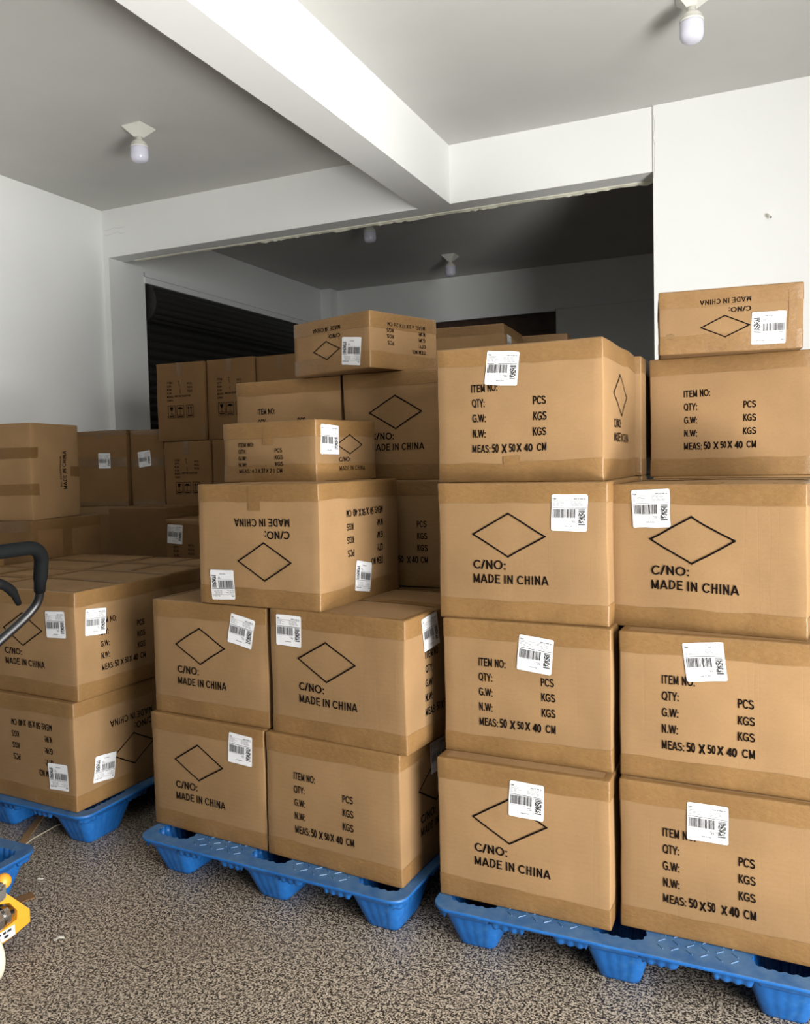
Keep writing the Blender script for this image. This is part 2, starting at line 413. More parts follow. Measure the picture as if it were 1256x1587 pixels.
class Art:
    """flat print in metres: x right, y up; text, lines, blocks"""
    def __init__(s): s.v = []; s.f = []
    def text(s, t, x, y, width, cap, bold=.018, ang=0):
        vs, fs = glyphs(t, bold); b = len(s.v); ca, sa = math.cos(ang), math.sin(ang)
        for a, h in vs:
            px, py = a*width, h*cap; s.v.append((x+px*ca-py*sa, y+px*sa+py*ca))
        s.f += [tuple(b+i for i in f) for f in fs]
    def quad(s, pts):
        b = len(s.v); s.v += pts; s.f.append((b, b+1, b+2, b+3))
    def rect(s, x0, y0, x1, y1): s.quad([(x0, y0), (x1, y0), (x1, y1), (x0, y1)])
    def seg(s, a, b, wd, n=6):
        dx, dy = b[0]-a[0], b[1]-a[1]; L = math.hypot(dx, dy); ex, ey = dx/L*wd/2, dy/L*wd/2; nx, ny = -ey, ex
        for i in range(n):
            t0, t1 = i/n, (i+1)/n
            p = (a[0]+dx*t0-(ex if i == 0 else 0), a[1]+dy*t0-(ey if i == 0 else 0)); q = (a[0]+dx*t1+(ex if i == n-1 else 0), a[1]+dy*t1+(ey if i == n-1 else 0))
            s.quad([(p[0]-nx, p[1]-ny), (q[0]-nx, q[1]-ny), (q[0]+nx, q[1]+ny), (p[0]+nx, p[1]+ny)])
    def diamond(s, cx, cy, hw, hh, wd):
        P = [(cx-hw, cy), (cx, cy-hh), (cx+hw, cy), (cx, cy+hh)]
        for i in range(4): s.seg(P[i], P[(i+1) % 4], wd)
    def frame(s, x0, y0, x1, y1, wd):
        P = [(x0, y0), (x1, y0), (x1, y1), (x0, y1)]
        for i in range(4): s.seg(P[i], P[(i+1) % 4], wd, 1)
# print layouts, origin at the face's lower left corner
def art_diamond(w, h, big=True):
    a = Art()
    if big:
        a.diamond(w*.437, h*.625, .108, .062, .0046)
        a.text('C/NO:', w*.225, h*.375, .098, .0255, .012); a.text('MADE IN CHINA', w*.225, h*.275, .222, .0255, .012)
    else:
        a.diamond(w*.53, h*.60, .073, .034, .0036)
        a.text('C/NO:', w*.35, h*.31, .066, .0155, .012); a.text('MADE IN CHINA', w*.35, h*.16, .155, .0165, .012)
    return a
def art_item(w, h, big=True, digits=0):
    a = Art()
    if big:
        L = w*.225; c = .0235; rows = [.305, .415, .525, .635, .745]
        Y = [h*(1-v)-c/2 for v in rows]
        a.text('ITEM NO:', L, Y[0], .083, c); a.text('QTY:', L, Y[1], .042, c); a.text('G.W:', L, Y[2], .042, c); a.text('N.W:', L, Y[3], .041, c)
        a.text('PCS', L+.186, Y[1]+.002, .038, c); a.text('KGS', L+.186, Y[2]+.002, .040, c); a.text('KGS', L+.186, Y[3]+.002, .040, c)
        a.text('MEAS:', L, Y[4], .057, c)
        o = [(.063, .0, .0255), (.093, -.001, .0255), (.115, .002, .0225), (.138, .001, .0245), (.160, .0, .024)]
        if digits: o = [(.064, .0, .0255), (.090, -.003, .0255), (.110, .0, .0255), (.143, -.002, .0255), (.162, .0, .0255)]
        for t, (x, dy, cc), wd in zip(('50', 'X', '50', 'X', '40'), o, (.021, .016, .019, .015, .025)): a.text(t, L+x, Y[4]+dy, wd, cc, .03)
        a.text('CM', L+.197, Y[4]+.001, .029, c)
    else:
        L = w*.185; c = .0145; Y = [h*(1-v)-c/2 for v in (.365, .475, .59, .70, .81)]
        a.text('ITEM NO:', L, Y[0], .075, c); a.text('QTY:', L, Y[1], .039, c); a.text('G.W:', L, Y[2], .039, c); a.text('N.W:', L, Y[3], .039, c)
        a.text('PCS', L+.173, Y[1], .034, c); a.text('KGS', L+.173, Y[2], .037, c); a.text('KGS', L+.173, Y[3], .037, c)
        a.text('MEAS:', L, Y[4], .054, c)
        for t, x, wd, cc in (('4', .062, .009, .012), ('3', .077, .009, .0145), ('X', .091, .012, .0145), ('37', .107, .019, .0155), ('X', .129, .012, .0145), ('2', .147, .009, .0145), ('0', .161, .009, .0125)): a.text(t, L+x, Y[4], wd, cc, .02)
        a.text('CM', L+.178, Y[4], .026, c)
    return a
def art_small(w, h):
    a = Art(); L = w*.23; c = .0125
    for t, v, wd in (('ITEM:', .262, .043), ('QTY:', .308, .036), ('N.W:', .352, .036), ('G.W:', .398, .036), ('MEAS:', .442, .048), ('C/NO:', .49, .043)): a.text(t, L, h*(1-v), wd, c, .01)
    for t, v, wd in (('PCS', .285, .034), ('KGS', .331, .036), ('KGS', .376, .036)): a.text(t, w*.66, h*(1-v), wd, c, .01)
    a.text('48X28.5X47CM', L+.055, h*(1-.437), .115, .0115, .01)
    y0, y1 = h*(1-.70), h*(1-.545)
    for i, x in enumerate((w*.24, w*.42, w*.62)):
        x1 = x+.052; a.frame(x, y0, x1, y1, .0028); a.seg((x, y0+.018), (x1, y0+.018), .002, 1)
        a.rect(x+.008, y0+.006, x1-.008, y0+.012)
        m = (x+x1)/2; b = y0+.022; t = y1-.008
        if i == 0:   # fragile glass
            a.quad([(m-.008, t-.016), (m+.008, t-.016), (m+.013, t), (m-.013, t)]); a.quad([(m-.003, t-.024), (m+.003, t-.024), (m+.008, t-.016), (m-.008, t-.016)]); a.rect(m-.0014, b+.002, m+.0014, t-.022); a.rect(m-.009, b, m+.009, b+.003)
        elif i == 1: # umbrella
            k = 8
            for j in range(k):
                a0, a1 = PI*j/k, PI*(j+1)/k
                a.quad([(m, t-.014), (m+.019*math.cos(a0), t-.014+.013*math.sin(a0)), (m+.019*math.cos(a1), t-.014+.013*math.sin(a1)), (m, t-.013)])
            a.rect(m-.0012, b+.002, m+.0012, t-.012); a.rect(m-.007, b, m+.001, b+.0025)
        else:        # two arrows up
            for dx in (-.010, .010):
                a.rect(m+dx-.002, b, m+dx+.002, t-.010); a.quad([(m+dx-.008, t-.012), (m+dx+.008, t-.012), (m+dx+.0008, t), (m+dx-.0008, t)])
    return a
def art_side_text(w, h):
    a = Art()
    a.text('MADE IN CHINA', w*.70, h*.30, .205, .030, .02, ang=PI/2); a.text('NO.  STARSPERSION', w*.70-.042, h*.33, .16, .013, .02, ang=PI/2)
    return a

LW, LH = .100, .100
_lab = None
def label_art():
    global _lab
    if _lab: return _lab
    g, k = Art(), Art(); random.seed(9)
    k.text('FBA', .004, .0865, .010, .0042)
    x = .062
    for wd in (.009, .003, .008, .004): g.rect(x, .0865, x+wd, .0895); x += wd+.0025
    g.rect(.003, .0838, .096, .0846)
    for y, n in ((.080, 1), (.0765, 3), (.073, 2), (.0695, 3)):
        x = .004
        for _ in range(n): l = random.uniform(.006, .012)*(2.6 if n == 1 else 1); g.rect(x, y, x+l, y+.0011); x += l+.003
        x = .053
        for _ in range(3): l = random.uniform(.005, .012); g.rect(x, y, x+l, y+.0011); x += l+.003
    k.rect(.003, .0632, .097, .0645)
    x = .005
    while x < .066:
        wd = random.choice((.0007, .0011, .0017)); (k if random.random() < .62 else g).rect(x, .036, x+wd, .0605); x += wd+random.choice((.0007, .0009, .0016))
    g.rect(.004, .0335, .068, .0341)
    g.rect(.076, .0575, .094, .0605); k.rect(.076, .0535, .094, .0562); k.rect(.076, .0175, .094, .0205)
    for i in range(15):
        y = .0225+i*.002; x = .076
        while x < .0935:
            wd = random.choice((.0012, .002, .003))
            if random.random() < .55: k.rect(x, y, min(x+wd, .094), y+.0019)
            x += wd
    g.rect(.054, .0285, .067, .0298); k.rect(.060, .0235, .0615, .027); k.rect(.063, .0235, .0635, .027); k.rect(.065, .0235, .0665, .027)
    k.text('Made in China', .036, .0125, .024, .0026)
    _lab = (g, k); return _lab

# ------------------------------------------------------------------ cartons
class Carton:
    def __init__(s, w, d, h, seed, bulge=.0045, lump=.0032):
        s.w, s.d, s.h, s.seed, s.b, s.lump = w, d, h, seed, bulge, lump
        rnd = random.Random(seed); s.bf = {f: bulge*rnd.uniform(.3, 1.3) for f in 'FRBL'}; s.off = Vector((rnd.uniform(0, 90), rnd.uniform(0, 90), rnd.uniform(0, 90)))
        s.top_amp = rnd.uniform(.001, .004)
    def frame(s, f):   # origin upper-left corner seen from outside, u axis, v axis (down), normal; origin of carton = bottom centre
        w, d, h = s.w/2, s.d/2, s.h
        return {'F': ((-w, -d, h), (1, 0, 0), (0, 0, -1), (0, -1, 0), s.w, h), 'R': ((w, -d, h), (0, 1, 0), (0, 0, -1), (1, 0, 0), s.d, h),
                'B': ((w, d, h), (-1, 0, 0), (0, 0, -1), (0, 1, 0), s.w, h), 'L': ((-w, d, h), (0, -1, 0), (0, 0, -1), (-1, 0, 0), s.d, h),
                'T': ((-w, d, h), (1, 0, 0), (0, -1, 0), (0, 0, 1), s.w, s.d), 'D': ((-w, -d, 0), (1, 0, 0), (0, 1, 0), (0, 0, -1), s.w, s.d)}[f]
    def surf(s, f, u, v, off=0.0):
        O, U, V, N, W, Hh = s.frame(f); O, U, V, N = Vector(O), Vector(U), Vector(V), Vector(N)
        p = O+U*u+V*v; r = .0036
        hw, hd, h = s.w/2, s.d/2, s.h
        c = Vector((max(-hw+r, min(hw-r, p.x)), max(-hd+r, min(hd-r, p.y)), max(r, min(h-r, p.z))))
        dv = p-c
        nn = dv.normalized() if dv.length > 1e-7 else N
        q = c+nn*(r+off) if dv.length > 1e-7 else p+N*off
        a, b = max(0, min(1, u/W)), max(0, min(1, v/Hh))
        env = (4*a*(1-a))**.6*(4*b*(1-b))**.6
        if f in s.bf: q += N*(s.bf[f]*env)
        elif f == 'T': q += N*(s.top_amp*env)
        # shared low-frequency waviness so neighbouring faces meet
        k = noise.noise_vector((p*5.5+s.off))
        k2 = noise.noise_vector((p*24+s.off))
        e = k*s.lump + k2*(s.lump*.30)
        if f in 'TD' or p.z < .01 or p.z > h-.01: e.z = min(e.z, 0)*.35 if p.z > h/2 else max(e.z, 0)*.35
        return q+e
    def ticks(s, L, extra=()):
        t = {0, .0013, .0036, L-.0036, L-.0013, L}
        n = max(8, int(L/.03))
        for i in range(1, n): t.add(L*i/n)
        t = sorted(t); out = [t[0]]
        for x in t[1:]:
            if x-out[-1] > .0009: out.append(x)
        out[-1] = L
        if extra:
            out = sorted([x for x in out if all(abs(x-e) > .004 for e in extra)]+list(extra))
        return out
    def patch(s, bm, f, us, vs, off, mi=0, fn=None):
        g = []
        for u in us:
            g.append([bm.verts.new(s.surf(f, u, v, off(u, v) if callable(off) else off)) for v in vs])
        for i in range(len(us)-1):
            for j in range(len(vs)-1):
                fc = bm.faces.new((g[i][j], g[i][j+1], g[i+1][j+1], g[i+1][j])); fc.material_index = mi; fc.smooth = True
        return g
    def art(s, bm, f, art, mi, rot=0, off=.0009, place=None):
        off = max(off, .0017)
        O, U, V, N, W, Hh = s.frame(f)
        vs = []
        for x, y in art.v:
            if place: x, y = place(x, y)
            if rot == 180: x, y = W-x, Hh-y
            vs.append(bm.verts.new(s.surf(f, x, Hh-y, off)))
        for fc in art.f:
            try: q = bm.faces.new([vs[i] for i in fc]); q.material_index = mi
            except ValueError: pass
def rng(a, b, n): return [a+(b-a)*i/n for i in range(n+1)]
SEED = [100]
def carton(label, x, y, ang, w, d, h, z, prints=(), labels=(), group='brown shipping cartons', mat='carton', tape='tape', band=.055, tabs='', seam=True, tilt=(0, 0), bulge=.0045, lump=.0032, band_faces='FRBL', strips=(), tear=None):
    """x, y: front right bottom corner"""
    SEED[0] += 1; seed = SEED[0]; rnd = random.Random(seed*7)
    a = R(ang); ux, uy = math.cos(a), math.sin(a)
    cx, cy = x-ux*w/2-uy*d/2, y-uy*w/2+ux*d/2
    root = empty('cardboard_carton', (cx, cy, z), a); root.rotation_euler = (R(tilt[0]), R(tilt[1]), a)
    tag(root, label, 'box', group)
    C = Carton(w, d, h, seed, bulge, lump)
    bm = bmesh.new()
    for f in 'FRBLTD':
        O, U, V, N, W, Hh = C.frame(f)
        us, vs = C.ticks(W), C.ticks(Hh)
        off = 0.0
        if f == 'T' and seam:
            m = Hh/2; vs = C.ticks(Hh, (m-.004, m-.0018, m+.0018, m+.004)); off = lambda u, v, m=m: -.006 if abs(v-m) < .002 else 0.0
        C.patch(bm, f, us, vs, off, 0)
    bmesh.ops.remove_doubles(bm, verts=bm.verts, dist=.0004)
    mats = [M[mat], M['ink'], M['ink_faint']]
    for f, kind, rot in prints:
        W, Hh = C.frame(f)[4:]
        if kind == 'diamond': A = art_diamond(W, Hh, Hh > .3)
        elif kind == 'item': A = art_item(W, Hh, Hh > .3, seed % 2)
        elif kind == 'small': A = art_small(W, Hh)
        elif kind == 'side': A = art_side_text(W, Hh)
        elif kind == 'code': A = Art(); A.text('98-8', .21, .20, .05, .018)
        elif kind == 'pen':
            A = Art(); x0, y0 = W*.46, Hh*.76
            for p, q in (((0, 0), (.012, .004)), ((.012, .004), (.008, -.018)), ((.008, -.018), (.016, -.03)), ((.018, -.05), (.012, -.058)), ((.012, -.058), (.02, -.075))): A.seg((x0+p[0], y0+p[1]), (x0+q[0], y0+q[1]), .0022, 1)
        if kind == 'code': C.art(bm, f, A, 2, 180, off=.0016, place=lambda X, Y, Hh=Hh: (X, Y+Hh*.44))
        else: C.art(bm, f, A, 1, rot)
    if tear:   # torn patch of the face paper
        f, u, v = tear; C.patch(bm, f, rng(u-.012, u+.012, 3), rng(v-.006, v+.006, 3), lambda U, V: .001+.006*max(0, (U-u+.012)/.024), 0)
    body = link_mesh('carton_body', bm, mats, root)
    # tape: bands round the top and bottom edges, folded on to the flaps; every strip a piece of its own
    T = .0011; up_, low_ = bmesh.new(), bmesh.new(); extra = []
    def wob(L, base, n=12):
        q = rnd.uniform(-.004, .004); return lambda t: base+q*(t/L-.5)*2+.0012*math.sin(t*37+seed)
    for f in 'FRBL':
        W, Hh = C.frame(f)[4:]
        if f in band_faces:
            us = C.ticks(W); e = wob(W, band); n = 5
            for lo_ in (False, True):
                bm = low_ if lo_ else up_; g = []
                for u in us:
                    b = e(u)
                    vs = [0, .0013, .0036]+rng(.012, b, n) if not lo_ else [Hh, Hh-.0013, Hh-.0036]+[Hh-t for t in rng(.012, b*1.08, n)]
                    g.append([bm.verts.new(C.surf(f, u, v, T)) for v in vs])
                for i in range(len(us)-1):
                    for j in range(len(g[0])-1):
                        q = (g[i][j], g[i][j+1], g[i+1][j+1], g[i+1][j]); fc = bm.faces.new(q if not lo_ else q[::-1]); fc.smooth = True
        if f in tabs:
            m = W/2+rnd.uniform(-.01, .01); x_ = bmesh.new(); C.patch(x_, f, rng(m-.024, m+.024, 4), [0, .0013, .0036]+rng(.012, band+.022+rnd.uniform(0, .015), 5), T*1.5); extra.append(x_)
    W, Hh = C.frame('T')[4:]
    t = .018
    if len(band_faces) == 4:
        C.patch(up_, 'T', [0, .0013, .0036, .012, t], C.ticks(Hh), T); C.patch(up_, 'T', [W-t, W-.012, W-.0036, W-.0013, W], C.ticks(Hh), T)
        C.patch(up_, 'T', C.ticks(W), [0, .0013, .0036, .012, t], T); C.patch(up_, 'T', C.ticks(W), [Hh-t, Hh-.012, Hh-.0036, Hh-.0013, Hh], T)
    if seam: x_ = bmesh.new(); C.patch(x_, 'T', C.ticks(W), rng(Hh/2-.024, Hh/2+.024, 4), T*1.5); extra.append(x_)
    for f, u0, u1, v0, v1 in strips:
        W, Hh = C.frame(f)[4:]; x_ = bmesh.new(); C.patch(x_, f, rng(u0*W, u1*W, max(3, int(abs(u1-u0)*W/.03))), rng(v0*Hh, v1*Hh, max(3, int(abs(v1-v0)*Hh/.03))), T*1.7); extra.append(x_)
    for x_ in [up_, low_]+extra:
        if len(x_.verts): bmesh.ops.remove_doubles(x_, verts=x_.verts, dist=.0006); link_mesh('packing_tape', x_, M[tape], root)
        else: x_.free()
    for L in labels:
        f, u, v, rotd = L[:4]; flip = L[4] if len(L) > 4 else 0
        lw, lh = (L[5], L[6]) if len(L) > 6 else (LW, LH)
        ar = R(rotd+flip); ca, sa = math.cos(ar), math.sin(ar)
        bm = bmesh.new(); Hf = C.frame(f)[5]
        def pl(x_, y_, u=u, v=v, ca=ca, sa=sa): # label coords (0..LW, 0..LH) to face coords
            px, py = x_-LW/2, y_-LH/2; return u+px*ca-py*sa, v-(px*sa+py*ca)
        n = 8; g = []; cr = .004
        curl = rnd.uniform(0, .002)
        def lift(x_, y_): return .0022+curl*max(0, (x_/LW-.7)/.3)*max(0, (.3-y_/LH)/.3)
        xs = [0, cr]+rng(LW/6, LW*5/6, 4)+[LW-cr, LW]
        for X in xs:
            g.append([])
            for Y in xs:
                x2, y2 = X, Y
                if X in (0, LW) and Y in (0, LW): x2 += cr*.35*(1 if X == 0 else -1); y2 += cr*.35*(1 if Y == 0 else -1)
                a_, b_ = pl(x2, y2); g[-1].append(bm.verts.new(C.surf(f, a_, b_, lift(X, Y))))
        for i in range(len(xs)-1):
            for j in range(len(xs)-1): bm.faces.new((g[i][j], g[i+1][j], g[i+1][j+1], g[i][j+1])).smooth = True
        for A, mi in zip(label_art(), (1, 2)):
            vs = []
            for X, Y in A.v: a_, b_ = pl(X, Y); vs.append(bm.verts.new(C.surf(f, a_, b_, lift(X, Y)+.0006)))
            for fc in A.f:
                try: bm.faces.new([vs[i] for i in fc]).material_index = mi
                except ValueError: pass
        link_mesh('shipping_label', bm, [M['paper'], M['print_grey'], M['print_black']], root)
    return root

D, I = 'diamond', 'item'
G4, GS, GB = 'large diamond-marked shipping cartons', 'small flat shipping cartons', 'cartons with printed handling symbols'
# --- right pallet, near tower
carton('large carton with a label over its diamond, lowest in the near tower', -.385, 2.157, -1.4, .496, .5, .406, .139, [('F', D, 0)], [('F', .269, .085, -2)], G4, tabs='')
carton('large carton with tilted label, second from the bottom of the near tower', -.388, 2.219, -2.0, .492, .5, .396, .5455, [('F', I, 0)], [('F', .282, .086, -6)], G4)
carton('large carton with diamond and square upper-right label, third up the near tower', -.396, 2.240, -1.3, .497, .5, .397, .942, [('F', D, 0)], [('F', .394, .083, -1)], G4, tabs='')
carton('big carton topping the near tower, with a leaning label over ITEM NO', -.416, 2.310, -1.3, .501, .502, .400, 1.3395, [('F', I, 0), ('R', D, 0)], [('F', .210, .068, -6)], G4, tabs='', lump=.006, strips=[('F', .42, .52, .80, .87)])
# --- right pallet, nearest tower at the picture edge
carton('nearest carton, resting on the pallet edge with its label over ITEM NO', .1345, 2.182, -1.7, .50, .5, .404, .139, [('F', I, 0)], [('F', .223, .080, 1)], G4)
carton('carton printed ITEM NO above the nearest one, its label turned slightly upward', .1312, 2.210, -2.1, .50, .5, .393, .5435, [('F', I, 0)], [('F', .220, .065, 7)], G4)
carton('large carton with a wide diamond and label at upper left, third up beside the wall', .0915, 2.240, -7.6, .491, .5, .393, .937, [('F', D, 0), ('T', 'code', 0)], [('F', .108, .067, 3), ('R', .125, .335, 0)], G4, lump=.006, strips=[('T', .40, .58, .86, 1)])
carton('unlabelled carton printed ITEM NO standing before the white wall under the small dented one', .1295, 2.928, -.4, .50, .5, .400, 1.3325, [('F', I, 0)], [], G4)
carton('small flat carton with upside-down lettering and a torn dent, in front of the white wall', .103, 2.870, 7.0, .431, .370, .204, 1.7335, [('F', D, 180)], [('F', .331, .136, -1, 180)], GS, tabs='', tear=('F', .035, .145), strips=[('F', .90, .955, .1, 1)])
# --- middle pallet
carton('carton with diamond and label on the left corner of the middle pallet, lower of two', -1.502, 2.200, -4.9, .502, .5, .401, .139, [('F', D, 0)], [('F', .405, .074, -3)], G4)
carton('carton with diamond and a strongly tilted label, resting partly beneath the upside-down carton', -1.493, 2.222, -4.3, .502, .5, .399, .541, [('F', D, 0)], [('F', .401, .083, -11)], G4)
carton('unlabelled-front carton printed ITEM NO at the near corner of the middle pallet', -.995, 2.151, -5.25, .4995, .5, .401, .139, [('F', I, 0), ('R', D, 0)], [('R', .241, .076, -2)], G4)
carton('carton with a diamond front, a label at its upper left and another round the corner', -.969, 2.151, -6.9, .505, .5, .402, .5405, [('F', D, 0), ('R', I, 0)], [('F', .077, .066, 0), ('R', .151, .058, 5)], G4, tabs='')
carton('upside-down carton carrying a smaller one, bottom-edge labels on both visible faces', -1.271, 2.197, -4.9, .4945, .4965, .400, .9435, [('F', D, 180), ('R', I, 180)], [('F', .101, .334, 3, 180), ('R', .249, .321, -11, 180)], G4, tabs='F')
carton('small flat carton with upright lettering, standing on the upside-down carton', -1.380, 2.382, -8.35, .426, .352, .209, 1.3445, [('F', I, 0), ('R', D, 0)], [('R', .074, .067, -2)], GS, tabs='F')
carton('large dim carton with an unlabelled diamond, behind the small one and beside the tall tower', -.987, 2.788, 0, .50, .5, .405, 1.336, [('F', D, 0)], [], G4)
carton('shaded carton with only PCS and KGS lettering in view beside the near tower', -.987, 2.780, .1, .50, .5, .397, .9375, [('F', I, 0)], [], G4)
carton('carton showing only its ITEM NO line, standing behind the small upright carton', -1.509, 2.808, -1.5, .498, .5, .400, 1.3405, [('F', I, 0)], [], G4)
carton('small flat carton turned cornerwise with inverted lettering, topmost of the middle stack', -1.294, 2.634, -19.7, .425, .362, .203, 1.743, [('F', D, 180), ('R', I, 180)], [('F', .333, .137, -6, 180)], GS)
# --- left pallet
carton('upper corner carton on the left pallet, labels either side of its bright taped edge', -2.324, 2.221, -3.2, .50, .5, .406, .546, [('F', D, 0), ('R', I, 0)], [('F', .401, .123, 2), ('R', .094, .122, -5)], G4, tabs='')
carton('inverted carton at the bottom corner of the left pallet, with lettering upside down', -2.329, 2.198, -3.3, .50, .5, .406, .139, [('F', I, 180), ('R', D, 180)], [('F', .409, .285, 2, 180), ('R', .130, .281, -7, 180)], G4)
carton('taped flat carton top behind the twin-labelled corner carton on the left pallet', -2.344, 2.762, 0, .50, .5, .400, .546, [('R', I, 0)], [], G4, strips=[('T', .45, .55, 0, 1)])
carton('flat carton top behind the black pump handle, in the first row of the left pallet', -2.845, 2.243, -1, .50, .5, .404, .546, [('F', I, 0)], [], G4, strips=[('T', .45, .55, 0, 1)])
carton('taped carton top in the left pallet back row, below the tall sideways carton', -2.865, 2.775, 1, .49, .5, .402, .546, [], [], G4)
# --- far left stacks against the wall
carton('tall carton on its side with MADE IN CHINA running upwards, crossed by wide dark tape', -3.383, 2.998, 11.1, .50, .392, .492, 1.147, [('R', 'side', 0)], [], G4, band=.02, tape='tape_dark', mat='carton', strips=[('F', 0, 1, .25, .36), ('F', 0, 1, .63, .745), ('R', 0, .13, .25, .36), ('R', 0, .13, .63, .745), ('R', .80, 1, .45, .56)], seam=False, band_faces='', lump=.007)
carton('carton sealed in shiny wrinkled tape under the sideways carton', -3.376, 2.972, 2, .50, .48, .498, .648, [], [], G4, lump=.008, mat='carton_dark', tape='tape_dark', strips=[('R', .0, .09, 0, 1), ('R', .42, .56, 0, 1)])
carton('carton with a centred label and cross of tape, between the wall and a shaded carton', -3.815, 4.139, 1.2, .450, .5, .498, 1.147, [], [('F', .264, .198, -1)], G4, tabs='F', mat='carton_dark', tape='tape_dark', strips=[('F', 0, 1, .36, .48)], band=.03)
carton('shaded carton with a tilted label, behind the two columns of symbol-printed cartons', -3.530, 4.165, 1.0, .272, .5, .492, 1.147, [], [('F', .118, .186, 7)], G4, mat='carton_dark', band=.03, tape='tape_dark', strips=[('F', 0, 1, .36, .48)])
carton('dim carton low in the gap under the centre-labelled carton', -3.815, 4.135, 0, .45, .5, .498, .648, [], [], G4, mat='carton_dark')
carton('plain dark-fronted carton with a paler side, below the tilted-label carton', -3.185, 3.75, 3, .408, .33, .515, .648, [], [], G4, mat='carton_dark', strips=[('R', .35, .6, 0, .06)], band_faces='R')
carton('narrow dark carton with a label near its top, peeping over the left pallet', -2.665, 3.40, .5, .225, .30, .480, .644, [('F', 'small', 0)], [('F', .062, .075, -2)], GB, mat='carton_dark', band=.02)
carton('low carton edge seen just past the pump handle grip', -3.365, 2.60, 2, .45, .2, .335, .648, [], [], GS, mat='carton')
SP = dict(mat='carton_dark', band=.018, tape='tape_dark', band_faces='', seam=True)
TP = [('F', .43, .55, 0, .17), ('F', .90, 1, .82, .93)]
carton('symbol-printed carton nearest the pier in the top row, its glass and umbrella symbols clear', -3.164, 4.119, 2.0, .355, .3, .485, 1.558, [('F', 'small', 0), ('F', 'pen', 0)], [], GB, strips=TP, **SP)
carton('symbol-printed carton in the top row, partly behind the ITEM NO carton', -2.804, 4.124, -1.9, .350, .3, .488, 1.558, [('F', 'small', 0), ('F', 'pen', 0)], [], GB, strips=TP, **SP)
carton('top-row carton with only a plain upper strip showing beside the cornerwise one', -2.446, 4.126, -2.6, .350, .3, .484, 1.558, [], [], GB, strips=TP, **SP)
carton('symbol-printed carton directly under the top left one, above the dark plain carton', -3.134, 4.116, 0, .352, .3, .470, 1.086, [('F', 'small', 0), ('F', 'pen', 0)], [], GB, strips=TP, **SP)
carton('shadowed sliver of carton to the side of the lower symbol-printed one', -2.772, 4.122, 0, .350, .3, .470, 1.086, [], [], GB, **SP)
# --- third row by the opening
carton('pale carton rising behind the tall tower, a scrap of label on its side', -1.331, 4.39, 3.9, .50, .5, .400, 1.748, [], [('R', .12, .10, 0)], G4)
carton('carton corner farthest back, just above the tall tower in the dark opening', -1.104, 4.96, 6.2, .50, .5, .400, 1.748, [], [], G4)
carton('second-row carton behind the tall tower, a shaded strip past its narrow side', -.388, 2.845, 0, .50, .5, .400, 1.3395, [], [], G4)
# --- out of sight cartons that carry the ones in view
def hid(x, y, w, d, h, z, n, mat='carton'):
    for k in range(n): carton('brown carton stacked behind and beneath the cartons in view', x, y, 0, w, d, h-.0015, z+k*h, [], [], 'cartons buried in the stacks', mat=mat, lump=.002, bulge=.002)
hid(-.388, 2.85, .5, .5, .400, .139, 3)
hid(.1295, 2.92, .49, .5, .398, .139, 3)
hid(-.987, 2.788, .5, .5, .399, .139, 2)
hid(-1.509, 2.80, .5, .5, .400, .139, 3)
hid(-2.344, 2.762, .5, .5, .405, .139, 1)
hid(-2.845, 2.243, .5, .5, .405, .139, 1)
hid(-2.865, 2.775, .49, .5, .405, .139, 1)
hid(-3.376, 2.972, .5, .48, .500, .146, 1)
hid(-3.37, 2.62, .45, .2, .645, .001, 1)
hid(-3.815, 4.135, .45, .5, .500, .146, 1)
hid(-3.530, 4.172, .272, .5, .500, .146, 2)
hid(-3.185, 3.75, .408, .33, .500, .146, 1)
hid(-2.665, 3.40, .225, .3, .640, .001, 1)
hid(-3.134, 4.116, .352, .3, .470, .146, 2)
hid(-2.772, 4.122, .350, .3, .470, .146, 2)
hid(-2.41, 4.122, .350, .3, .470, .146, 3)
hid(-1.331, 4.39, .5, .5, .4015, .139, 4)
hid(-1.104, 4.96, .5, .5, .4015, .139, 4)

# ------------------------------------------------------------------ blue pallets
PW, PD, PH = 1.03, 1.20, .1375
def rrect(hx, hy, r, n=6):
    out = []
    for cx, cy, a0 in ((hx-r, hy-r, 0), (-hx+r, hy-r, 90), (-hx+r, -hy+r, 180), (hx-r, -hy+r, 270)):
        for k in range(n+1):
            a = R(a0+90*k/n); out.append((cx+r*math.cos(a), cy+r*math.sin(a)))
    return out
def scallop(hx, hy, r, amp, per=3):
    base = rrect(hx, hy, r, 6); P = []
    for i in range(len(base)):
        a, b = Vector(base[i]), Vector(base[(i+1) % len(base)])
        n = max(1, int((b-a).length/.005))
        for k in range(n): P.append(a.lerp(b, k/n))
    L = 0; out = []
    tot = sum((P[(i+1) % len(P)]-P[i]).length for i in range(len(P))); waves = round(tot/.026)
    for i, p in enumerate(P):
        q = P[(i+1) % len(P)]; o = P[i-1]; t = (q-o).normalized(); nrm = Vector((t.y, -t.x)) # outward for ccw
        s = amp*(abs(math.sin(PI*L/tot*waves))-.5)
        out.append(p+nrm*s); L += (q-p).length
    return out
LEGX = [-.405, 0, .405]; LEGY = [-.445, 0, .445]
